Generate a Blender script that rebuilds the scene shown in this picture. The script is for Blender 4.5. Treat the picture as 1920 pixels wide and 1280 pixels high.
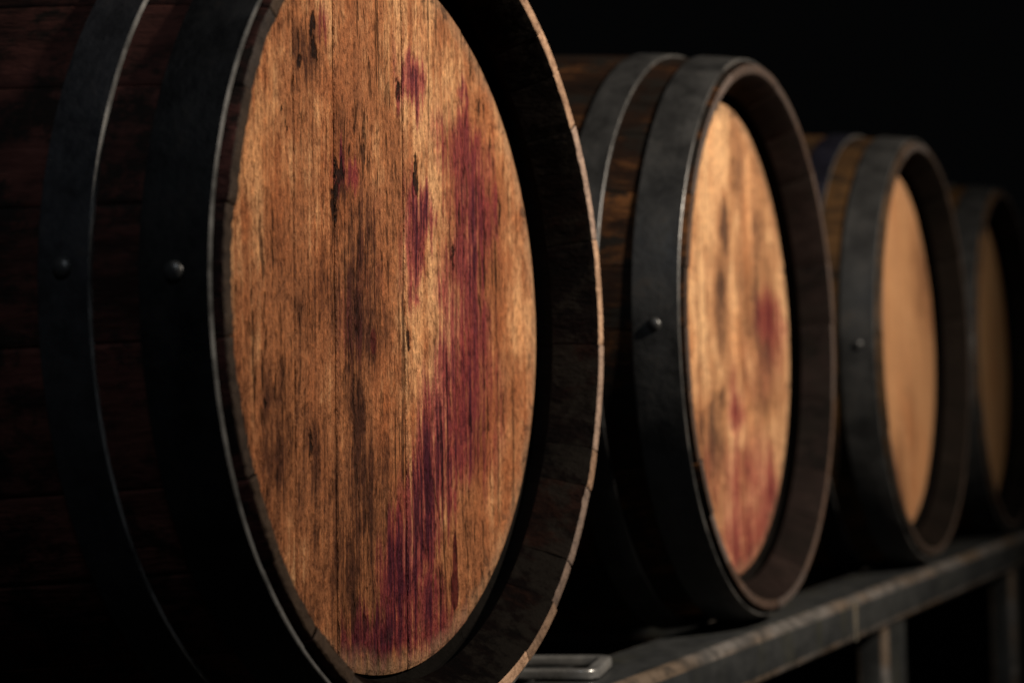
import bpy, math, random
import numpy as np
from mathutils import Matrix, Vector

for o in list(bpy.data.objects):
    bpy.data.objects.remove(o, do_unlink=True)
SC = bpy.context.scene
COL = SC.collection
R = math.radians

# ------------------------------------------------------------------ camera
CAM_POS = Vector((-1.22367, -0.60651, -0.07420))
F = Vector((0.90884347, 0.41554451, 0.0364186))
RT = Vector((0.41653971, -0.9087477, -0.02592843))
UP = Vector((-0.0223209, -0.03873468, 0.9990002))
cd = bpy.data.cameras.new('camera')
cam = bpy.data.objects.new('camera', cd)
COL.objects.link(cam)
M3 = Matrix((RT, UP, -F)).transposed()
cam.matrix_world = Matrix.Translation(CAM_POS) @ M3.to_4x4()
cd.sensor_width = 36.0
cd.lens = 36.0 * 3678.14 / 1920.0
cd.clip_start = 0.02
cd.clip_end = 200
cd.dof.use_dof = True
cd.dof.focus_distance = 1.36
cd.dof.aperture_fstop = 4.9
SC.camera = cam

# ------------------------------------------------------------------ world and lamps
w = bpy.data.worlds.new('World')
SC.world = w
w.use_nodes = True
bg = w.node_tree.nodes['Background']
bg.inputs['Color'].default_value = (0.9, 0.95, 1.0, 1)
bg.inputs['Strength'].default_value = 0.0012

def spot(name, loc, aim, power, size, blend, radius, color):
    l = bpy.data.lights.new(name, 'SPOT')
    l.energy = power; l.spot_size = R(size); l.spot_blend = blend
    l.shadow_soft_size = radius; l.color = color
    o = bpy.data.objects.new(name, l)
    COL.objects.link(o)
    o.location = loc
    o.rotation_euler = (Vector(aim) - Vector(loc)).to_track_quat('-Z', 'Y').to_euler()
    return o

lamp = spot('cellar_spot_lamp', (0.34, -2.00, 1.25), (0.68, 0.0, 0.40), 520, 57, 1.0, 0.05, (1.0, 0.87, 0.72))
lamp.scale = (1.3, 1.0, 1.0)   # cone stretched sideways to widen and flatten the beam

def area(name, loc, aim, power, sx, sy, color):
    l = bpy.data.lights.new(name, 'AREA')
    l.shape = 'RECTANGLE'; l.size = sx; l.size_y = sy
    l.energy = power; l.color = color
    o = bpy.data.objects.new(name, l)
    COL.objects.link(o)
    o.location = loc
    o.rotation_euler = (Vector(aim) - Vector(loc)).to_track_quat('-Z', 'Y').to_euler()
    return o

# faint cool fill light added high on the left, no opening is modelled
area('cool_fill_light', (-1.55, -0.55, 1.45), (-0.2, 0.1, 0.0), 8.5, 0.7, 0.5, (0.86, 0.93, 1.0))

vs = SC.view_settings
vs.view_transform = 'Standard'
vs.look = 'None'
vs.exposure = 0.0
vs.gamma = 1.0
vs.use_curve_mapping = False
SC.cycles.max_bounces = 4
SC.cycles.use_denoising = True
try:
    SC.cycles.denoiser = 'OPENIMAGEDENOISE'
    SC.cycles.denoising_prefilter = 'ACCURATE'
except Exception:
    pass

# ------------------------------------------------------------------ node helpers
class NT:
    def __init__(s, name):
        s.m = bpy.data.materials.new(name)
        s.m.use_nodes = True
        s.t = s.m.node_tree
        s.b = s.t.nodes['Principled BSDF']
    def n(s, typ, **kw):
        nd = s.t.nodes.new(typ)
        for k, v in kw.items():
            setattr(nd, k, v)
        return nd
    def link(s, a, b):
        s.t.links.new(a, b)
    def setin(s, sock, v):
        if isinstance(v, bpy.types.NodeSocket):
            s.link(v, sock)
        else:
            sock.default_value = v
    def math(s, op, a, b=None, c=None, clamp=False):
        nd = s.n('ShaderNodeMath', operation=op, use_clamp=clamp)
        s.setin(nd.inputs[0], a)
        if b is not None: s.setin(nd.inputs[1], b)
        if c is not None: s.setin(nd.inputs[2], c)
        return nd.outputs[0]
    def vmath(s, op, a, b=None, c=None):
        nd = s.n('ShaderNodeVectorMath', operation=op)
        s.setin(nd.inputs[0], a)
        if b is not None: s.setin(nd.inputs[1], b)
        if c is not None: s.setin(nd.inputs[2], c)
        return nd
    def coords(s):
        return s.n('ShaderNodeTexCoord').outputs['Object']
    def noise(s, vec, scale, detail=3, rough=0.55, lac=2.0, off=(0, 0, 0)):
        v = s.vmath('MULTIPLY_ADD', vec, scale, off).outputs[0]
        nd = s.n('ShaderNodeTexNoise')
        nd.inputs['Scale'].default_value = 1.0
        nd.inputs['Detail'].default_value = detail
        nd.inputs['Roughness'].default_value = rough
        nd.inputs['Lacunarity'].default_value = lac
        s.link(v, nd.inputs['Vector'])
        return nd.outputs['Fac']
    def rng(s, v, a, b, c=0.0, d=1.0, smooth=True):
        nd = s.n('ShaderNodeMapRange', interpolation_type='SMOOTHSTEP' if smooth else 'LINEAR')
        s.setin(nd.inputs['Value'], v)
        nd.inputs['From Min'].default_value = a
        nd.inputs['From Max'].default_value = b
        nd.inputs['To Min'].default_value = c
        nd.inputs['To Max'].default_value = d
        return nd.outputs['Result']
    def mix(s, fac, a, b, mode='MIX'):
        nd = s.n('ShaderNodeMix', data_type='RGBA', blend_type=mode)
        s.setin(nd.inputs['Factor'], fac)
        s.setin(nd.inputs['A'], a if isinstance(a, bpy.types.NodeSocket) else (*a, 1))
        s.setin(nd.inputs['B'], b if isinstance(b, bpy.types.NodeSocket) else (*b, 1))
        return nd.outputs['Result']
    def bump(s, h, dist, strength=1.0, normal=None):
        nd = s.n('ShaderNodeBump')
        nd.inputs['Strength'].default_value = strength
        nd.inputs['Distance'].default_value = dist
        s.link(h, nd.inputs['Height'])
        if normal is not None: s.link(normal, nd.inputs['Normal'])
        return nd.outputs['Normal']
    def rand(s):
        return s.n('ShaderNodeObjectInfo').outputs['Random']
    def blobs(s, vec, lst, hard=0.0, widen=1.0):
        """soft union of stain patches given as (x, z, half width, half height, strength) in head coordinates (m)"""
        tot = None
        for (x, z, rx, rz, k) in lst:
            ix, iz = 1.0 / (rx * widen), 1.0 / rz
            d = s.vmath('MULTIPLY_ADD', vec, (ix, 0, iz), (-x * ix, 0, -z * iz)).outputs[0]
            l = s.vmath('LENGTH', d).outputs['Value']
            v = s.rng(l, 1.35, max(hard, 0.25), 0.0, k)
            tot = v if tot is None else s.math('MAXIMUM', tot, v)
        return tot

# stain maps of the two heads that show stains: (x, z, half width, half height, strength), metres on the head
WINE1 = [(0.0317,0.1703,0.0201,0.0236,0.75),(0.0101,0.1635,0.0073,0.0132,0.55),(-0.0327,0.075,0.0199,0.0261,0.12),(0.1206,0.167,0.0084,0.0116,0.5),(0.1185,0.1255,0.0392,0.0351,0.5),(0.0772,0.1379,0.0142,0.0194,0.35),(0.136,0.0843,0.0361,0.0374,0.65),(0.1531,0.1092,0.0214,0.0295,0.45),(0.1235,0.0419,0.0318,0.0329,0.7),(0.0954,0.0214,0.0235,0.0302,0.45),(0.1259,-0.003,0.0356,0.041,0.6),(0.1045,-0.0405,0.0328,0.0403,0.72),(0.1578,-0.0469,0.0291,0.0457,0.3),(0.0428,0.076,0.0186,0.0294,0.9),(0.0304,0.0455,0.0141,0.031,0.85),(0.0247,0.0161,0.0107,0.0231,0.5),(-0.0661,0.0919,0.0161,0.0124,0.5),(0.0983,-0.0687,0.0415,0.036,0.72),(0.0796,-0.1006,0.0387,0.0315,0.8),(0.0564,-0.1278,0.0376,0.031,0.9),(0.0338,-0.1579,0.0315,0.0343,1),(0.0136,-0.1796,0.0274,0.0281,1),(-0.0011,-0.1918,0.0174,0.0204,0.8),(0.1138,-0.1007,0.0367,0.0322,0.5),(0.1469,-0.0884,0.0325,0.0452,0.35),(0.0424,-0.2117,0.0368,0.0304,0.7),(0.0014,-0.2254,0.0555,0.0222,0.7),(0.0674,-0.2309,0.0397,0.027,0.6),(-0.039,-0.2365,0.0525,0.0144,0.55),(-0.0756,-0.2383,0.0357,0.0105,0.4),(-0.0925,0.1885,0.0092,0.0181,0.4),(-0.0338,0.0211,0.0199,0.0334,0.18),(-0.0606,-0.0101,0.0294,0.0436,0.16)]
DRIP1 = [(0.0946,-0.2017,0.0062,0.0134,1),(0.096,-0.184,0.004,0.0237,0.8),(-0.0271,-0.0229,0.0046,0.0096,0.4)]
DARK1 = [(-0.1025,0.1757,0.0154,0.0342,0.55),(-0.1234,0.1593,0.0109,0.0248,0.5),(-0.1147,0.145,0.0069,0.0142,0.5),(-0.1278,0.1814,0.0054,0.0177,0.3),(0.0344,0.212,0.0135,0.0277,0.35),(0.0094,0.2012,0.0065,0.0156,0.25),(-0.0991,0.0407,0.049,0.032,0.25),(-0.0417,0.0057,0.0348,0.0479,0.45),(-0.0329,0.0657,0.023,0.0298,0.4),(-0.056,0.0375,0.0223,0.0293,0.35),(-0.027,-0.0192,0.0169,0.026,0.45),(-0.0728,-0.0825,0.0433,0.0715,0.4),(-0.1016,-0.1108,0.0277,0.0559,0.35),(-0.0633,-0.1541,0.0437,0.0571,0.45),(-0.1025,-0.17,0.0345,0.0451,0.35),(-0.1067,0.0012,0.0249,0.0634,0.3),(-0.128,-0.0625,0.0267,0.0344,0.3),(-0.1151,-0.0986,0.0068,0.0277,0.6),(-0.0383,-0.2022,0.0376,0.0397,0.4),(-0.0699,0.0798,0.0088,0.0146,0.5),(0.0247,-0.0203,0.0082,0.013,0.65),(-0.0133,-0.1042,0.0156,0.026,0.3),(0.0928,0.1199,0.0126,0.0284,0.2),(-0.0857,0.0026,0.01,0.0572,0.3),(0.0103,0.0628,0.0195,0.0345,0.25),(-0.0197,-0.0412,0.0109,0.0223,0.3),(-0.029,-0.1188,0.0199,0.033,0.35),(-0.1551,-0.1338,0.0192,0.0402,0.2),(0.0725,0.1934,0.0124,0.0243,0.25),(-0.0742,-0.1572,0.0791,0.0921,0.55),(-0.1353,-0.1105,0.0396,0.0886,0.45),(-0.0001,-0.2197,0.1192,0.0444,0.5),(-0.0572,-0.0245,0.0666,0.0799,0.35),(-0.1264,0.0484,0.0337,0.0558,0.2)]
KNOT1 = [(-0.0719,0.0897,0.0065,0.0062,1),(-0.0779,0.0781,0.0029,0.008,0.8),(-0.0803,0.0659,0.0043,0.0144,0.8),(0.0392,0.0982,0.0063,0.0078,1),(0.0378,0.1106,0.0029,0.0102,0.8),(0.0117,0.163,0.0049,0.0085,0.6),(-0.1486,0.1173,0.002,0.0028,0.7),(-0.1421,0.1125,0.002,0.0028,0.7),(-0.1689,-0.0692,0.0025,0.003,0.7),(-0.111,-0.0969,0.0027,0.0139,0.5),(0.0246,-0.0223,0.0041,0.0084,0.7),(0.098,0.0478,0.0036,0.0121,0.6),(-0.1235,0.154,0.0034,0.0057,0.7),(-0.1072,0.1837,0.0042,0.0086,0.7),(-0.1054,0.1673,0.0049,0.0072,0.7),(-0.0783,0.0968,0.0029,0.0051,0.4)]
PALE1 = [(-0.0226,0.1949,0.0626,0.0495,0.4),(0.1507,0.1909,0.0583,0.0551,0.5),(0.2062,0.0575,0.0309,0.1123,0.55),(-0.0322,0.1031,0.0307,0.0337,0.5),(-0.0086,-0.0669,0.0252,0.0448,0.5),(-0.1786,0.0095,0.0249,0.0669,0.3),(-0.0988,0.0584,0.0182,0.0178,0.45),(-0.1642,0.1535,0.0256,0.0343,0.35),(0.2299,-0.01,0.0169,0.0696,0.6),(0.1791,0.1572,0.0401,0.0558,0.5),(-0.1257,0.0904,0.0202,0.0316,0.3),(0.2015,-0.0796,0.0245,0.068,0.45),(-0.1852,-0.0309,0.0148,0.053,0.45),(0.0736,0.0695,0.0123,0.0439,0.3)]
WINE2 = [(0.1638,0.0259,0.0489,0.0374,0.9),(0.1895,-0.0036,0.0318,0.0365,0.5),(0.0271,-0.0781,0.0256,0.0254,0.8),(0.0102,-0.0527,0.0155,0.0337,0.3),(0.1201,-0.0347,0.0857,0.0531,0.25),(0.0752,-0.1563,0.1029,0.0688,0.5),(0.0482,-0.2176,0.0802,0.0507,0.65),(0.1352,-0.1883,0.0562,0.0704,0.6),(0.0352,-0.245,0.0396,0.0335,0.8),(-0.0601,-0.1506,0.0546,0.054,0.3)]
DARK2 = [(-0.0025,0.1237,0.0135,0.0397,1.0),(-0.0228,0.0358,0.0265,0.0502,0.83),(-0.0167,0.0027,0.0152,0.0279,0.75),(0.0511,0.1885,0.0324,0.0525,0.52),(0.0955,0.2228,0.021,0.0358,0.45),(-0.0471,-0.113,0.0369,0.0327,0.6),(-0.0232,-0.0611,0.0151,0.0166,0.75),(0.0467,-0.138,0.0441,0.034,0.6),(0.1257,0.1134,0.0302,0.0479,0.52),(0.1179,0.0419,0.0214,0.0534,0.45),(-0.1003,0.0234,0.0088,0.0086,0.75),(-0.0718,-0.0854,0.0541,0.0324,0.45),(0.0567,-0.0439,0.0202,0.0172,0.75)]
PALE2 = [(0.0096,0.167,0.0273,0.0629,0.5),(-0.0927,0.0651,0.0284,0.1082,0.5),(-0.054,0.0947,0.0368,0.0663,0.4),(0.2094,0.0705,0.0323,0.0988,0.6),(-0.0834,-0.0207,0.0357,0.0594,0.4),(0.0302,0.0836,0.0278,0.0687,0.4)]


def head_wood(name, seed, light, mid, dark, wine=None, drip=None, darks=None, knots=None, pale=None, rough=0.62, grain=1.0, wine_cols=((0.115, 0.016, 0.031), (0.030, 0.0042, 0.0125))):
    s = NT(name)
    oc = s.coords()
    rnd = s.rand()
    off = (seed * 3.1, seed * 1.7, seed * 2.3)
    # each board has its own figure
    sh = s.n('ShaderNodeCombineXYZ')
    s.link(s.math('MULTIPLY', rnd, 7.3), sh.inputs[0])
    s.link(s.math('MULTIPLY', rnd, 3.9), sh.inputs[2])
    pc = s.vmath('ADD', oc, sh.outputs[0]).outputs[0]
    # wavy fibres
    wv = s.noise(pc, (9, 9, 3.2), 3, 0.5, off=off)
    wx = s.n('ShaderNodeCombineXYZ')
    s.link(s.math('MULTIPLY_ADD', wv, 0.022, -0.011), wx.inputs[0])
    gc = s.vmath('ADD', pc, wx.outputs[0]).outputs[0]
    wv2 = s.noise(pc, (60, 60, 28), 2, 0.5, off=off)
    wx2 = s.n('ShaderNodeCombineXYZ')
    s.link(s.math('MULTIPLY_ADD', wv2, 0.0034, -0.0017), wx2.inputs[0])
    gc = s.vmath('ADD', gc, wx2.outputs[0]).outputs[0]
    bands = s.noise(gc, (70, 20, 1.9), 4, 0.65, off=off)
    fibre = s.noise(gc, (330, 60, 11), 4, 0.70, off=off)
    fuzz = s.noise(gc, (310, 200, 125), 4, 0.75, off=off)
    scuff = s.noise(oc, (45, 45, 26), 5, 0.72, off=(off[0] + 31, off[1], off[2] + 7))
    mott = s.noise(oc, (9, 9, 5.5), 5, 0.62, off=off)
    flecks = s.noise(gc, (240, 60, 30), 3, 0.6, off=(off[0] + 5, off[1], off[2] + 9))
    crack = s.noise(gc, (190, 60, 5.0), 3, 0.55, off=(off[0] + 15, off[1], off[2] + 2))
    v = s.math('MULTIPLY_ADD', s.math('SUBTRACT', bands, 0.5), 0.95 * grain, s.math('MULTIPLY_ADD', s.math('SUBTRACT', mott, 0.5), 2.4 * grain, 0.50))
    v = s.math('MULTIPLY_ADD', s.math('SUBTRACT', fibre, 0.5), 0.75 * grain, v)
    v = s.math('MULTIPLY_ADD', s.math('SUBTRACT', scuff, 0.5), 1.1 * grain, v)
    lines = s.noise(gc, (290, 60, 2.4), 3, 0.6, off=(off[0] + 41, off[1], off[2] + 3))
    v = s.math('MULTIPLY_ADD', s.math('SUBTRACT', lines, 0.5), 0.5 * grain, v)
    v = s.math('MULTIPLY_ADD', s.math('SUBTRACT', rnd, 0.5), 0.20, v)
    if pale:
        v = s.math('ADD', v, s.math('MULTIPLY', s.blobs(s.vmath('ADD', oc, wx.outputs[0]).outputs[0], pale), 0.38))
    # stains creep along the fibres: distort the stain coordinates
    d1 = s.noise(gc, (120, 60, 7), 4, 0.7, off=(off[0] + 3, off[1], off[2]))
    d2 = s.noise(gc, (30, 28, 16), 5, 0.7, off=(off[0] + 8, off[1], off[2]))
    dv = s.n('ShaderNodeCombineXYZ')
    s.link(s.math('MULTIPLY_ADD', d2, 0.044, -0.022), dv.inputs[0])
    s.link(s.math('MULTIPLY_ADD', d1, 0.10, -0.05), dv.inputs[2])
    scd = s.vmath('ADD', oc, dv.outputs[0]).outputs[0]
    if darks:
        dk = s.blobs(scd, darks)
        tex = s.rng(s.math('ADD', s.math('MULTIPLY', fibre, 0.6), s.math('MULTIPLY', mott, 0.7)), 0.42, 0.90, 1.3, 0.5)
        v = s.math('SUBTRACT', v, s.math('MULTIPLY', s.math('MULTIPLY', dk, tex), 1.0))
    col = s.mix(s.rng(v, -0.25, 0.5), dark, mid)
    col = s.mix(s.rng(v, 0.45, 1.05), col, light)
    # reddish and greyish drift of hue
    hue = s.noise(oc, (16, 16, 6), 3, 0.6, off=(off[0] + 21, off[1], off[2] + 4))
    col = s.mix(s.rng(hue, 0.48, 0.72, 0, 0.45), col, s.mix(1.0, col, (1.0, 0.70, 0.52), 'MULTIPLY'))
    col = s.mix(s.rng(hue, 0.50, 0.30, 0, 0.35), col, s.mix(1.0, col, (1.0, 0.97, 0.88), 'MULTIPLY'))
    if wine:
        wm = s.blobs(scd, wine, 0.0, 1.45)
        wt = s.rng(s.math('ADD', s.math('MULTIPLY', fibre, 0.9), s.math('MULTIPLY', d2, 0.55)), 0.45, 0.95, 1.5, 0.3)
        wl = s.noise(gc, (120, 60, 2.6), 4, 0.7, off=(off[0] + 51, off[1], off[2] + 13))
        wm = s.math('MULTIPLY', s.math('MULTIPLY', wm, wt), s.rng(wl, 0.34, 0.66, 1.5, 0.75))
        col = s.mix(s.rng(wm, 0.03, 0.55, 0, 0.92), col, s.mix(0.45, wine_cols[0], s.mix(1.0, col, (0.72, 0.27, 0.42), 'MULTIPLY')))
        col = s.mix(s.rng(wm, 0.50, 1.05, 0, 0.9), col, wine_cols[1])
    if drip:
        dr = s.blobs(oc, drip, 0.75)
        col = s.mix(s.rng(dr, 0.15, 0.5, 0, 0.92), col, (0.05, 0.004, 0.006))
    # open pores, checks
    fk = s.math('MULTIPLY', s.rng(flecks, 0.585, 0.67), s.rng(mott, 0.62, 0.36, 0.2, 1.0))
    ck = s.math('MULTIPLY', s.rng(crack, 0.665, 0.70), 0.75)
    pores = s.math('MAXIMUM', fk, ck)
    if knots:
        kd = s.vmath('ADD', oc, s.vmath('MULTIPLY', dv.outputs[0], (0.45, 0, 0.34)).outputs[0]).outputs[0]
        pores = s.math('MAXIMUM', pores, s.rng(s.math('MULTIPLY', s.blobs(kd, knots, 0.15), s.rng(fuzz, 0.36, 0.62, 1.5, 0.45)), 0.14, 0.5))
    col = s.mix(s.math('MULTIPLY', pores, 0.93 * min(grain, 1.0)), col, (0.010, 0.004, 0.003))
    # fine light fuzz of raised fibre
    col = s.mix(s.rng(fuzz, 0.52, 0.66, 0, 0.62 * grain), col, s.mix(1.0, col, (1.7, 1.6, 1.45), 'MULTIPLY'))
    col = s.mix(s.rng(fuzz, 0.50, 0.36, 0, 0.85 * grain), col, s.mix(1.0, col, (0.35, 0.30, 0.28), 'MULTIPLY'))
    # grey bloom along the very edge of the head
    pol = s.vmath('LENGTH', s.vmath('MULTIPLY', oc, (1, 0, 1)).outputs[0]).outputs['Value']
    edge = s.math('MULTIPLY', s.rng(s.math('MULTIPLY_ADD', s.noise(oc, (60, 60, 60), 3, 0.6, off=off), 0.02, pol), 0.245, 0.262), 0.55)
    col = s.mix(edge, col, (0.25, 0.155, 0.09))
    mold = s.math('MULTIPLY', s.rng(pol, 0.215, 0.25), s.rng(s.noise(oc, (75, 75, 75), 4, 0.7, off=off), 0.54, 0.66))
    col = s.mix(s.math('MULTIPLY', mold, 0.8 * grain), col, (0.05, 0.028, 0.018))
    s.link(col, s.b.inputs['Base Color'])
    s.b.inputs['Roughness'].default_value = rough
    s.b.inputs['Specular IOR Level'].default_value = 0.10
    h = s.math('ADD', s.math('MULTIPLY', fibre, 0.5), s.math('ADD', s.math('MULTIPLY', fuzz, 1.0), s.math('MULTIPLY', scuff, 0.8)))
    h = s.math('SUBTRACT', h, s.math('MULTIPLY', pores, 0.8))
    s.link(s.bump(h, 0.0040, 1.0 * min(1, grain)), s.b.inputs['Normal'])
    return s.m

def stave_wood(name, seed, c_dark, c_mid, c_light, blotch=0.5, rough=0.7, bump=0.0015, spec=0.08):
    s = NT(name)
    oc = s.coords()
    rnd = s.rand()
    off = (seed * 2.1, seed * 4.3, seed * 1.3)
    sh = s.n('ShaderNodeCombineXYZ')
    s.link(s.math('MULTIPLY', rnd, 9.7), sh.inputs[1])
    pc = s.vmath('ADD', oc, sh.outputs[0]).outputs[0]
    g = s.noise(pc, (130, 12, 130), 4, 0.65, off=off)
    f = s.noise(pc, (420, 60, 420), 3, 0.65, off=off)
    m = s.noise(oc, (14, 9, 14), 4, 0.65, off=off)
    v = s.math('MULTIPLY_ADD', s.math('SUBTRACT', m, 0.5), 1.6, s.math('MULTIPLY_ADD', s.math('SUBTRACT', g, 0.5), 1.1, 0.5))
    v = s.math('MULTIPLY_ADD', s.math('SUBTRACT', rnd, 0.5), 0.55, v)
    v = s.math('MULTIPLY_ADD', s.math('SUBTRACT', f, 0.5), 0.5, v)
    col = s.mix(s.rng(v, 0.0, 0.55), c_dark, c_mid)
    col = s.mix(s.rng(v, 0.5, 1.1), col, c_light)
    bl = s.noise(oc, (30, 20, 30), 5, 0.72, off=(off[0] + 4, off[1], off[2]))
    col = s.mix(s.rng(bl, 0.46, 0.60, 0, blotch), col, (0.006, 0.005, 0.004))
    s.link(col, s.b.inputs['Base Color'])
    s.b.inputs['Roughness'].default_value = rough
    s.b.inputs['Specular IOR Level'].default_value = spec
    h = s.math('ADD', g, s.math('MULTIPLY', f, 0.6))
    s.link(s.bump(h, bump, 0.8), s.b.inputs['Normal'])
    return s.m

def end_grain(name, seed, c_dark, c_light, grey, bump=0.0016):
    s = NT(name)
    oc = s.coords()
    rnd = s.rand()
    off = (seed * 5.1, seed * 2.3, seed * 3.3)
    a = s.noise(oc, (260, 120, 260), 4, 0.7, off=off)
    b = s.noise(oc, (60, 60, 60), 3, 0.6, off=off)
    v = s.math('MULTIPLY_ADD', s.math('SUBTRACT', a, 0.5), 1.4, s.math('MULTIPLY_ADD', s.math('SUBTRACT', b, 0.5), 1.0, 0.55))
    col = s.mix(s.rng(v, 0.0, 1.0), c_dark, c_light)
    r2 = s.math('FRACT', s.math('MULTIPLY', rnd, 7.77))
    col = s.mix(s.rng(r2, 0.35, 0.95, 0, 0.75), col, s.mix(s.rng(v, 0.1, 1.0), (0.10, 0.082, 0.075), grey))
    col = s.mix(s.rng(a, 0.60, 0.72, 0, 0.6), col, (0.05, 0.03, 0.022))
    oi = s.n('ShaderNodeObjectInfo')
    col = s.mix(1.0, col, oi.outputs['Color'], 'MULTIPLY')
    s.link(col, s.b.inputs['Base Color'])
    s.b.inputs['Roughness'].default_value = 0.75
    s.b.inputs['Specular IOR Level'].default_value = 0.2
    s.link(s.bump(s.math('ADD', a, b), bump, 0.9), s.b.inputs['Normal'])
    return s.m

def steel(name, seed, c0, c1, rust, rust_amt, rough=(0.38, 0.6), metallic=0.35, bump=0.0006, spec=0.5):
    s = NT(name)
    oc = s.coords()
    off = (seed * 1.9, seed * 2.7, seed * 3.9)
    a = s.noise(oc, (26, 26, 26), 5, 0.65, off=off)
    b = s.noise(oc, (150, 150, 150), 4, 0.65, off=off)
    st = s.noise(oc, (34, 34, 12), 4, 0.65, off=off)
    v = s.math('ADD', s.math('MULTIPLY', a, 0.6), s.math('MULTIPLY', st, 0.4))
    col = s.mix(s.rng(v, 0.36, 0.64), c0, c1)
    ru = s.math('MULTIPLY', s.rng(s.math('MULTIPLY_ADD', b, 0.35, s.math('MULTIPLY', a, 0.75)), 0.60, 0.76), rust_amt)
    col = s.mix(ru, col, rust)
    s.link(col, s.b.inputs['Base Color'])
    s.b.inputs['Metallic'].default_value = metallic
    s.b.inputs['Specular IOR Level'].default_value = spec
    s.link(s.rng(s.math('MULTIPLY_ADD', b, 0.5, s.math('MULTIPLY', a, 0.5)), 0.35, 0.65, rough[0], rough[1]), s.b.inputs['Roughness'])
    s.link(s.bump(s.math('ADD', s.math('MULTIPLY', a, 2.0), s.math('MULTIPLY', b, 0.5)), bump, 0.6), s.b.inputs['Normal'])
    return s.m

# ------------------------------------------------------------------ geometry helpers
def mesh_obj(name, verts, faces, mats, parent, midx=None, smooth=None):
    me = bpy.data.meshes.new(name)
    me.from_pydata([tuple(v) for v in verts], [], faces)
    for m in (mats if isinstance(mats, (list, tuple)) else [mats]):
        me.materials.append(m)
    if midx is not None:
        me.polygons.foreach_set('material_index', midx)
    if smooth is True:
        me.polygons.foreach_set('use_smooth', [True] * len(me.polygons))
        me.set_sharp_from_angle(angle=R(34))
    me.update()
    o = bpy.data.objects.new(name, me)
    COL.objects.link(o)
    o.parent = parent
    return o

def tag(o, label=None, cat=None, group=None, kind=None):
    if label: o['label'] = label
    if cat: o['category'] = cat
    if group: o['group'] = group
    if kind: o['kind'] = kind
    return o

LENGTH = 0.94
def r_out(y):
    return 0.327 - 0.1794 * (y - 0.47) ** 2

HEAD_Y = 0.046
HEAD_R = 0.2548

def stave_profile():
    """closed (y, r, material) loop; the material belongs to the face that starts at the point: 0 outside, 1 end grain, 2 chime wall, 3 char"""
    P = [(0.0060, 0.2868, 0)]
    for y in (0.05, 0.08, 0.11, 0.16, 0.23, 0.31, 0.39, 0.47, 0.55, 0.63, 0.71, 0.78, 0.83, 0.86, 0.89, 0.9355):
        P.append((y, r_out(y), 0))
    P += [(0.94, 0.2845, 1), (0.94, 0.2685, 2), (0.906, 0.2580, 3), (0.9055, 0.2665, 3), (0.890, 0.2665, 3), (0.8895, 0.2530, 3),
          (0.47, 0.300, 3),
          (0.0505, 0.2530, 3), (0.0500, 0.2665, 3), (0.0345, 0.2665, 3), (0.0340, 0.2580, 2),
          (0.0190, 0.2648, 2), (0.0060, 0.2720, 2), (0.0024, 0.2745, 2), (0.0008, 0.2760, 1), (0.0, 0.2778, 1), (0.0, 0.2842, 1), (0.0008, 0.2852, 0), (0.0030, 0.2858, 0)]
    return P
PROF = stave_profile()

from mathutils import noise as mnoise

def make_stave(parent, a0, a1, mats, rng, fine=False, tint=None):
    gap = 0.00022 / 0.28
    a0 += gap; a1 -= gap
    n = max(3, int(round((a1 - a0) / R(0.75 if fine else 3.4))))
    dy = rng.uniform(-0.0009, 0.0007)
    dr = rng.uniform(-0.0005, 0.0005)
    cham = 0.0035
    angs = [a0, a0 + cham] + [a0 + (a1 - a0) * i / n for i in range(1, n)] + [a1 - cham, a1]
    verts, faces, midx = [], [], []
    m = len(PROF)
    for k, a in enumerate(angs):
        edge = k in (0, len(angs) - 1)
        for (y, r, mi) in PROF:
            yy = y + (dy if y < 0.034 else 0.0)
            rr = r + (dr if y < 0.034 else 0.0)
            if fine and y < 0.007:
                q = Vector((math.cos(a) * 60, y * 400, math.sin(a) * 60 + dr * 9000))
                nz = mnoise.noise(q) + 0.6 * mnoise.noise(q * 2.7)
                yy += 0.0007 * nz + (0.0022 * max(0.0, mnoise.noise(q * 0.55 + Vector((7, 0, 3))) - 0.32) if r < 0.2782 else 0)
                rr += (0.0009 if mi != 0 else 0.0003) * nz
            if edge:
                if y < 0.0011: yy += 0.0007
                if mi == 0: rr -= 0.0007
                if mi == 2: rr += 0.0004
            verts.append((rr * math.cos(a), yy, rr * math.sin(a)))
    for k in range(len(angs) - 1):
        for j in range(m):
            j2 = (j + 1) % m
            faces.append((k * m + j, k * m + j2, (k + 1) * m + j2, (k + 1) * m + j))
            midx.append(PROF[j][2])
    faces.append(tuple(reversed(range(m)))); midx.append(2)
    faces.append(tuple((len(angs) - 1) * m + j for j in range(m))); midx.append(2)
    o = mesh_obj('stave', verts, faces, mats, parent, midx, True)
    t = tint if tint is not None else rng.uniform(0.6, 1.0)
    o.color = (t, t, t, 1)          # end-grain tone; lower and left staves of the near barrel are set darker
    return o

def board_outline(x0, x1, rad, n=18):
    pts = []
    def ang(x):
        return math.acos(max(-1, min(1, x / rad)))
    a0, a1 = ang(max(x0, -rad)), ang(min(x1, rad))
    for i in range(n + 1):
        a = a0 + (a1 - a0) * i / n
        pts.append((rad * math.cos(a), rad * math.sin(a)))
    for i in range(n + 1):
        a = -(a1 + (a0 - a1) * i / n)
        pts.append((rad * math.cos(a), rad * math.sin(a)))
    return pts

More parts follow.
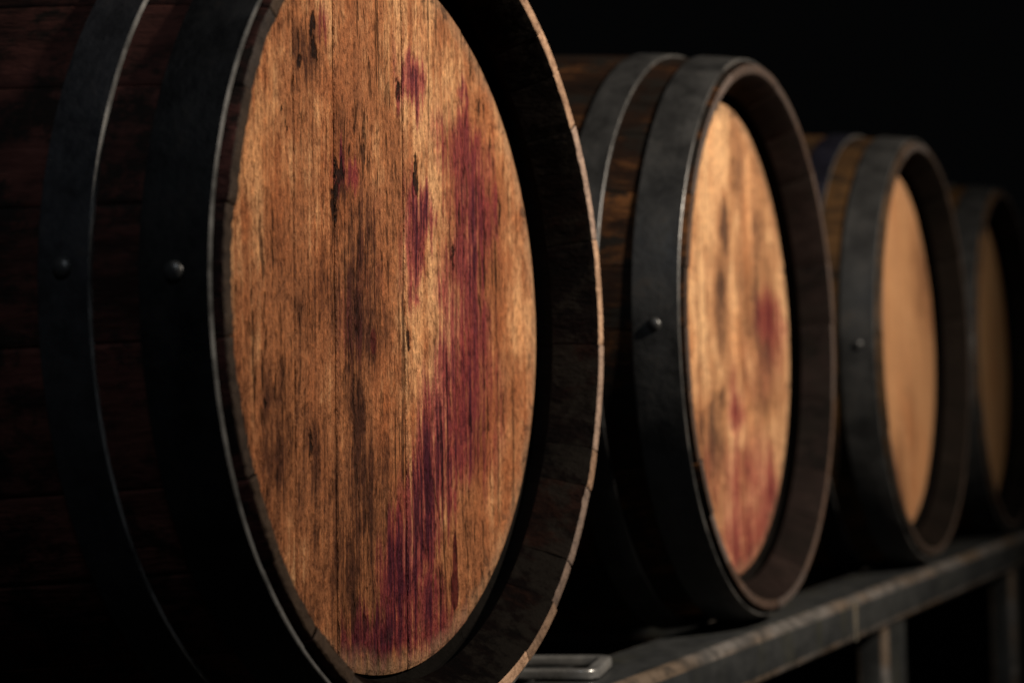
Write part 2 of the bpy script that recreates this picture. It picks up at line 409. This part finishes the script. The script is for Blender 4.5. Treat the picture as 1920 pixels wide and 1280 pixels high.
def make_board(parent, x0, x1, mat, dy):
    e = 0.0008
    lv = [(HEAD_Y + dy, HEAD_R - 0.0045, 0.0016), (HEAD_Y + dy + 0.0009, HEAD_R - 0.0012, e), (HEAD_Y + dy + 0.004, HEAD_R, e), (HEAD_Y + 0.024, HEAD_R, e)]
    verts, faces = [], []
    for (y, rad, ins) in lv:
        for (x, z) in board_outline(x0 + ins, x1 - ins, rad):
            verts.append((x, y, z))
    m = len(verts) // len(lv)
    faces.append(tuple(range(m)))
    for k in range(len(lv) - 1):
        for j in range(m):
            j2 = (j + 1) % m
            faces.append((k * m + j2, k * m + j, (k + 1) * m + j, (k + 1) * m + j2))
    faces.append(tuple(reversed(range((len(lv) - 1) * m, len(lv) * m))))
    o = mesh_obj('head_board', verts, faces, mat, parent)
    # degenerate corners at the two outer boards
    return o

def make_hoop(parent, y0, y1, mat, rng, thick=0.0026, seg=160, edge_mat=None):
    bev = 0.0006
    mi = []
    A = [rng.uniform(0, 6.28) for _ in range(4)]
    verts, faces = [], []
    def base(y, a):
        return r_out(y) + 0.0004 + 0.00035 * math.sin(3 * a + A[0]) * (1 if y == y0 else 0.3) * 0.6
    sec = [(y0, 0.0), (y0, thick - bev), (y0 + bev, thick), ((y0 + y1) / 2, thick + 0.0003), (y1 - bev, thick), (y1, thick - bev), (y1, 0.0)]
    for k in range(seg):
        a = 2 * math.pi * k / seg
        wob = 0.00045 * math.sin(2 * a + A[1]) + 0.0003 * math.sin(5 * a + A[2]) + 0.00018 * math.sin(11 * a + A[3])
        for (y, t) in sec:
            r = base(y, a) + t + (abs(wob) if t > 0 else 0)
            yy = y + 0.0008 * math.sin(2 * a + A[2]) + 0.0003 * math.sin(7 * a + A[0])
            verts.append((r * math.cos(a), yy, r * math.sin(a)))
    m = len(sec)
    for k in range(seg):
        k2 = (k + 1) % seg
        for j in range(m):
            j2 = (j + 1) % m
            faces.append((k * m + j, k2 * m + j, k2 * m + j2, k * m + j2))
            mi.append(1 if j in (0, 1, 5) else 0)
    return mesh_obj('hoop', verts, faces, [mat, edge_mat or hoop_edge], parent, mi, True)

def make_rivet(parent, y, ang, mat, rad=0.0066, h=0.0046):
    """domed rivet head sitting on the hoop at axial place y and angle ang (radians, from +X to +Z)"""
    r0 = r_out(y) + 0.0029
    n, rings = 18, [(1.0, -0.0008), (1.0, 0.0008), (0.93, 0.0022), (0.76, 0.0038), (0.5, 0.0048), (0.22, 0.0052)]
    c, s = math.cos(ang), math.sin(ang)
    verts, faces = [], []
    for (q, z) in rings:
        for k in range(n):
            b = 2 * math.pi * k / n
            u, v = rad * q * math.cos(b), rad * q * math.sin(b)
            rr = r0 + z * h / 0.0052
            verts.append((rr * c - v * s, y + u, rr * s + v * c))
    verts.append(((r0 + h * 1.02) * c, y, (r0 + h * 1.02) * s))
    for i in range(len(rings) - 1):
        for k in range(n):
            k2 = (k + 1) % n
            faces.append((i * n + k, i * n + k2, (i + 1) * n + k2, (i + 1) * n + k))
    for k in range(n):
        faces.append(((len(rings) - 1) * n + k, (len(rings) - 1) * n + (k + 1) % n, len(verts) - 1))
    return mesh_obj('rivet', verts, faces, mat, parent, None, True)

def make_barrel(loc, yaw, roll, label, seed, joints, boards, mats, rivets, shrink=1.0, dark_span=(), tints={}):
    e = bpy.data.objects.new('wine_barrel', None)
    COL.objects.link(e)
    e.location = loc
    e.rotation_euler = (0, roll, yaw)
    e.scale = (shrink, 1.0, shrink)
    e.empty_display_size = 0.1
    tag(e, label, 'barrel', 'wine barrels lying in a row on the rack')
    rng = random.Random(seed)
    # stave joints: given ones (degrees) plus random ones over the rest of the ring
    j = sorted(joints)
    a = j[-1]
    end = j[0] + 360
    while end - a > 24:
        a += rng.uniform(10.5, 18.5)
        if end - a < 9: break
        j.append(a)
    j = sorted(j)
    for i in range(len(j)):
        a0 = j[i]
        a1 = j[i + 1] if i + 1 < len(j) else j[0] + 360
        sm = list(mats['stave'])
        if dark_span and dark_span[0] <= a0 <= dark_span[1]: sm[2] = dark_wall  # staves starting in this angle span get the near-black wall colour
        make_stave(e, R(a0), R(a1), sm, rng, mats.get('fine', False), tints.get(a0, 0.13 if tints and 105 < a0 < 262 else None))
    xs = [-HEAD_R] + boards + [HEAD_R]
    for i in range(len(xs) - 1):
        make_board(e, xs[i], xs[i + 1], mats['head'], rng.uniform(-0.0005, 0.0005))
    spans = [(0.0058, 0.0490), (0.0805, 0.1140), (0.245, 0.275), (0.665, 0.695), (0.8325, 0.8603), (0.8935, 0.9342)]
    for i, (y0, y1) in enumerate(spans):
        h = make_hoop(e, y0, y1, mats.get('chime_hoop', mats['hoop']) if i == 0 else mats.get('quarter_hoop', mats['hoop']) if i == 1 else mats['hoop'], rng, edge_mat=mats.get('edge'))
        for (k, deg) in rivets:
            if k == i:
                make_rivet(h, (y0 + y1) / 2, R(deg), mats['rivet'])
    return e

# ------------------------------------------------------------------ materials
hoop_a = steel('black_steel_hoop', 1, (0.009, 0.009, 0.010), (0.018, 0.018, 0.0205), (0.020, 0.015, 0.012), 0.5, (0.36, 0.58), 0.1, 0.001, 0.25)
hoop_b = steel('dark_grey_steel_hoop', 2, (0.0105, 0.0106, 0.0108), (0.024, 0.0242, 0.0242), (0.026, 0.020, 0.016), 0.6, (0.36, 0.62), 0.1, 0.0012, 0.22)
hoop_c = steel('blackened_steel_hoop', 4, (0.0022, 0.0022, 0.0024), (0.0065, 0.0065, 0.007), (0.012, 0.009, 0.007), 0.5, (0.42, 0.62), 0.05, 0.001, 0.15)
hoop_d = steel('blue_black_steel_hoop', 9, (0.0025, 0.0025, 0.0046), (0.0055, 0.0055, 0.010), (0.008, 0.007, 0.008), 0.4, (0.42, 0.62), 0.05, 0.001, 0.15)
rivet_m = steel('rivet_steel', 3, (0.022, 0.022, 0.022), (0.045, 0.045, 0.045), (0.03, 0.022, 0.018), 0.5, (0.34, 0.5), 0.4)
hoop_edge = steel('hoop_edge_worn_bright', 8, (0.022, 0.022, 0.022), (0.080, 0.078, 0.075), (0.05, 0.038, 0.03), 0.8, (0.3, 0.5), 0.3)
edge_near = steel('hoop_edge_bare_steel', 12, (0.035, 0.035, 0.034), (0.21, 0.206, 0.20), (0.05, 0.04, 0.03), 0.9, (0.3, 0.5), 0.3)
out_1 = stave_wood('red_stained_stave_wood', 1, (0.009, 0.0040, 0.0032), (0.040, 0.0140, 0.0110), (0.085, 0.030, 0.024), 0.92)
out_2 = stave_wood('brown_stave_wood', 2, (0.0022, 0.0013, 0.0009), (0.009, 0.0038, 0.0018), (0.085, 0.034, 0.011), 0.98)
out_3 = stave_wood('dark_brown_stave_wood', 3, (0.006, 0.004, 0.003), (0.040, 0.020, 0.007), (0.075, 0.038, 0.014), 0.7)
end_1 = end_grain('end_grain_near', 1, (0.085, 0.042, 0.024), (0.44, 0.275, 0.175), (0.29, 0.22, 0.19))
end_2 = end_grain('end_grain_brown', 2, (0.018, 0.010, 0.0068), (0.085, 0.050, 0.034), (0.07, 0.052, 0.045))
end_3 = end_grain('end_grain_dark', 3, (0.018, 0.012, 0.009), (0.05, 0.033, 0.024), (0.04, 0.033, 0.03))
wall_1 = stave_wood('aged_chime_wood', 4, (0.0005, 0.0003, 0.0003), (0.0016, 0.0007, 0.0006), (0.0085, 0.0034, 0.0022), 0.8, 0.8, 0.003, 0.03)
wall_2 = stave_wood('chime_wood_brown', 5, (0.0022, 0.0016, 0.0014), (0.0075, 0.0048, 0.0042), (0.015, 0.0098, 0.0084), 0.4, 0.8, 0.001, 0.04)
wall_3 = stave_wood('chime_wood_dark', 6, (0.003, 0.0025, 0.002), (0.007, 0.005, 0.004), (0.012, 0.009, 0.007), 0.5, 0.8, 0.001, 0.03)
dark_wall = stave_wood('near_black_chime_wood', 8, (0.0006, 0.0005, 0.0004), (0.0016, 0.0010, 0.0008), (0.005, 0.0026, 0.0018), 0.8, 0.85, 0.002, 0.02)
char = stave_wood('charred_wood', 7, (0.003, 0.0025, 0.002), (0.005, 0.004, 0.0035), (0.008, 0.006, 0.005), 0.5, 0.9, 0.002, 0.05)

head_1 = head_wood('stained_oak_head', 1, (0.51, 0.275, 0.132), (0.265, 0.102, 0.043), (0.044, 0.0150, 0.0082), WINE1, DRIP1, DARK1, KNOT1, PALE1)
head_2 = head_wood('pale_oak_head', 4, (0.66, 0.395, 0.205), (0.38, 0.185, 0.088), (0.10, 0.05, 0.030), WINE2, None, DARK2, None, PALE2, grain=1.2,
                   wine_cols=((0.20, 0.050, 0.042), (0.105, 0.016, 0.018)))
head_3 = head_wood('plain_oak_head', 7, (0.52, 0.295, 0.150), (0.39, 0.200, 0.095), (0.17, 0.076, 0.036), None, None, [(0.20, 0.05, 0.10, 0.26, 0.32), (0.10, -0.12, 0.06, 0.10, 0.3), (-0.02, -0.20, 0.12, 0.08, 0.4), (-0.10, 0.16, 0.05, 0.07, 0.3)], grain=0.5)
head_4 = head_wood('olive_oak_head', 9, (0.36, 0.225, 0.118), (0.29, 0.165, 0.080), (0.18, 0.09, 0.043), grain=0.5)

# ------------------------------------------------------------------ the barrels
make_barrel((0, 0, 0), 0, R(1.6), 'nearest and largest oak barrel, head streaked with purple wine stains', 11,
            [54.0, 45.6, 35.1, 15.3, -2.5, -20.7, -27.6, -42.0, -51.0, -64.0], [-0.1322, -0.0790, 0.0199, 0.1180],
            {'stave': [out_1, end_1, wall_1, char], 'head': head_1, 'hoop': hoop_a, 'chime_hoop': hoop_c, 'fine': True, 'edge': edge_near, 'rivet': rivet_m},
            [(0, 179.5), (1, 178.6), (2, 178)],
            dark_span=(15.0, 125.0), tints={-64.0: 0.42, -51.0: 0.40, -42.0: 0.5, -27.6: 0.6, -20.7: 0.8, -2.5: 0.95, 15.3: 1.0, 35.1: 0.9, 45.6: 1.0, 54.0: 0.85})
make_barrel((0.7409, -0.0033, -0.0017), 0.0269, R(0.4), 'second barrel, pale head with a small red stain, grey riveted hoops', 23,
            [60, 44, 20, 5, -14, -33, -47, -66], [-0.165, -0.07, 0.03, 0.128],
            {'stave': [out_2, end_2, wall_2, char], 'head': head_2, 'hoop': hoop_b, 'rivet': rivet_m},
            [(0, 179.5), (1, 176)], shrink=0.985)
make_barrel((1.4606, -0.0089, -0.0010), 0.0082, R(-0.7), 'third barrel, plain tan head without stains, brown band between hoops', 37,
            [55, 30, 10, -18, -40, -70], [-0.15, -0.05, 0.06, 0.16],
            {'stave': [out_3, end_3, wall_3, char], 'head': head_3, 'hoop': hoop_b, 'quarter_hoop': hoop_d, 'rivet': rivet_m},
            [(0, 179.2), (1, 178)], shrink=0.985)
make_barrel((2.1266, 0.0046, -0.0050), 0.0126, R(0.9), 'farthest barrel, dim head cut by the right edge of the picture', 41,
            [50, 28, 8, -20, -44, -68], [-0.14, -0.04, 0.05, 0.15],
            {'stave': [out_3, end_3, wall_3, char], 'head': head_4, 'hoop': hoop_b, 'rivet': rivet_m},
            [(0, 179.0), (1, 178)], shrink=0.985)

# ------------------------------------------------------------------ the rack
def rounded_bar(name, length, w, h, rad, mat, parent, axis='X', nseg=3, wall_ends=True):
    """rectangular tube with rounded corners along an axis, centred on its own origin"""
    sec = []
    for (sx, sy, a0) in ((1, 1, 0), (-1, 1, 90), (-1, -1, 180), (1, -1, 270)):
        for i in range(nseg + 1):
            a = R(a0 + 90 * i / nseg)
            sec.append((sx * (w / 2 - rad) + rad * math.cos(a), sy * (h / 2 - rad) + rad * math.sin(a)))
    m = len(sec)
    verts, faces = [], []
    for t in (-length / 2, length / 2):
        for (u, v) in sec:
            verts.append((t, u, v) if axis == 'X' else ((u, t, v) if axis == 'Y' else (u, v, t)))
    mi = []
    for j in range(m):
        j2 = (j + 1) % m
        faces.append((j, j2, m + j2, m + j))
        mi.append(1 if j % (nseg + 1) != nseg else 0)
    faces.append(tuple(reversed(range(m))))
    faces.append(tuple(range(m, 2 * m)))
    mi += [0, 0]
    o = mesh_obj(name, verts, faces, [mat, worn_paint if mat is paint else mat], parent, mi, True)
    import bmesh
    bm = bmesh.new(); bm.from_mesh(o.data)
    bmesh.ops.recalc_face_normals(bm, faces=bm.faces)
    bm.to_mesh(o.data); bm.free()
    return o

def rail_paint(name, seed, worn=False):
    s = NT(name)
    oc = s.coords()
    off = (seed * 2.2, seed * 3.1, seed * 1.7)
    a = s.noise(oc, (5, 16, 16), 4, 0.55, off=off)
    b = s.noise(oc, (38, 60, 60), 3, 0.6, off=off)
    v = s.noise(oc, (22, 22, 5), 3, 0.6, off=off)
    col = s.mix(s.rng(a, 0.36, 0.64), (0.018, 0.0195, 0.0205), (0.029, 0.0305, 0.0305))
    col = s.mix(s.rng(v, 0.54, 0.74, 0, 0.45), col, (0.034, 0.034, 0.020))
    col = s.mix(s.rng(s.math('MULTIPLY_ADD', b, 0.5, s.math('MULTIPLY', v, 0.55)), 0.64, 0.78, 0, 0.5), col, (0.05, 0.034, 0.018))
    if worn:
        # paint rubbed to bare, slightly rusty metal on the rounded edges
        col = s.mix(s.rng(b, 0.30, 0.60, 0.35, 1.0), col, s.mix(s.rng(a, 0.4, 0.6), (0.10, 0.072, 0.050), (0.115, 0.105, 0.098)))
    s.link(col, s.b.inputs['Base Color'])
    s.b.inputs['Metallic'].default_value = 0.15
    s.link(s.rng(b, 0.3, 0.7, 0.36, 0.58), s.b.inputs['Roughness'])
    s.link(s.bump(s.math('ADD', b, a), 0.0008, 0.3), s.b.inputs['Normal'])
    return s.m

paint = rail_paint('grey_rack_paint', 1)
worn_paint = rail_paint('grey_rack_paint_rubbed_edge', 1, True)
zinc = steel('worn_zinc', 5, (0.16, 0.16, 0.158), (0.28, 0.28, 0.275), (0.16, 0.12, 0.08), 0.4, (0.25, 0.42), 0.55)
seam_m = steel('weld_metal', 6, (0.075, 0.068, 0.056), (0.12, 0.105, 0.08), (0.10, 0.062, 0.022), 0.9, (0.4, 0.6), 0.2)

FLOOR_Z = -1.25
rack = bpy.data.objects.new('barrel_rack', None)
COL.objects.link(rack)
rack.location = (0, 0, FLOOR_Z)
tag(rack, 'grey painted steel rack rail and posts carrying the barrels', 'rack')
RAIL_TOP = -0.2995
RW, RH = 0.090, 0.053
RY = -0.0060 + RW / 2
def place(o, x, y, z):
    o.location = (x, y, z - FLOOR_Z)
    return o
place(rounded_bar('front_rail', 5.2, RW, RH, 0.010, paint, rack, 'X'), 1.6, RY, RAIL_TOP - RH / 2)
place(rounded_bar('rear_rail', 5.2, RW, RH, 0.007, paint, rack, 'X'), 1.6, 0.94 - RY, RAIL_TOP - RH / 2)
y0, y1 = RY + RW / 2, 0.94 - RY - RW / 2
for x, zt in ((-0.40, -0.303), (0.40, -0.303), (1.085, -0.331), (1.80, -0.331), (2.6, -0.331)):
    place(rounded_bar('cross_beam', y1 - y0, 0.045, 0.028, 0.004, paint, rack, 'Y'), x, (y0 + y1) / 2, zt - 0.014)
zt = RAIL_TOP - RH
for x in (-0.46, 0.40, 1.262, 2.122, 2.98):
    for y in (RY - RW / 2 + 0.007 + 0.022, 0.94 - RY):
        place(rounded_bar('post', zt - FLOOR_Z, 0.105, 0.044, 0.009, paint, rack, 'Z'), x, y, (zt + FLOOR_Z) / 2)
for x in (1.030,):
    place(rounded_bar('weld_seam', 0.046, 0.010, 0.004, 0.0018, seam_m, rack, 'Z'), x, RY - RW / 2 - 0.0008, RAIL_TOP - RH / 2)

# forged locking loop: a flat bar bent to a U whose bend lies over the rail, its two arms running back beside the cross beam
def loop_bracket():
    path = []
    half, yf, yb, rc = 0.044, -0.058, 0.050, 0.010
    path.append((-half, yb)); path.append((-half, yf + rc + 0.012))
    for i in range(5):
        a = R(180 + 22.5 * i)
        path.append((-half + rc + rc * math.cos(a), yf + rc + rc * math.sin(a)))
    for i in range(5):
        a = R(270 + 22.5 * i)
        path.append((half - rc + rc * math.cos(a), yf + rc + rc * math.sin(a)))
    path.append((half, yf + rc + 0.012)); path.append((half, yb))
    hw, hh = 0.0060, 0.0045
    sec = []
    for (sx, sy, a0) in ((1, 1, 0), (-1, 1, 90), (-1, -1, 180), (1, -1, 270)):
        for i in range(4):
            a = R(a0 + 30 * i)
            sec.append((sx * (hw - 0.0022) + 0.0022 * math.cos(a), sy * (hh - 0.0022) + 0.0022 * math.sin(a)))
    verts, faces = [], []
    m = len(sec)
    for i, (x, y) in enumerate(path):
        p0 = path[max(i - 1, 0)]; p1 = path[min(i + 1, len(path) - 1)]
        dx, dy = p1[0] - p0[0], p1[1] - p0[1]
        l = math.hypot(dx, dy); nx, ny = dy / l, -dx / l
        for (u, v) in sec:
            verts.append((x + nx * u, y + ny * u, v))
    for i in range(len(path) - 1):
        for j in range(m):
            j2 = (j + 1) % m
            faces.append((i * m + j, i * m + j2, (i + 1) * m + j2, (i + 1) * m + j))
    faces.append(tuple(reversed(range(m))))
    faces.append(tuple(range((len(path) - 1) * m, len(path) * m)))
    o = mesh_obj('locking_loop', verts, faces, zinc, rack, None, True)
    import bmesh
    bm = bmesh.new(); bm.from_mesh(o.data)
    bmesh.ops.recalc_face_normals(bm, faces=bm.faces)
    bm.to_mesh(o.data); bm.free()
    return o
place(loop_bracket(), 0.330, 0.092, RAIL_TOP + 0.0058).rotation_euler = (R(0), 0, R(14))
place(rounded_bar('loop_leg', 0.034, 0.010, 0.012, 0.002, zinc, rack, 'Z'), 0.318, RY + RW / 2 + 0.0065, RAIL_TOP - 0.017)

# ------------------------------------------------------------------ ground
gm = stave_wood('dark_cellar_floor', 9, (0.015, 0.014, 0.013), (0.03, 0.028, 0.026), (0.045, 0.042, 0.04), 0.3, 0.8, 0.002, 0.1)
g = mesh_obj('floor', [(-30, -30, FLOOR_Z), (30, -30, FLOOR_Z), (30, 30, FLOOR_Z), (-30, 30, FLOOR_Z)], [(0, 1, 2, 3)], gm, None)
tag(g, kind='structure')
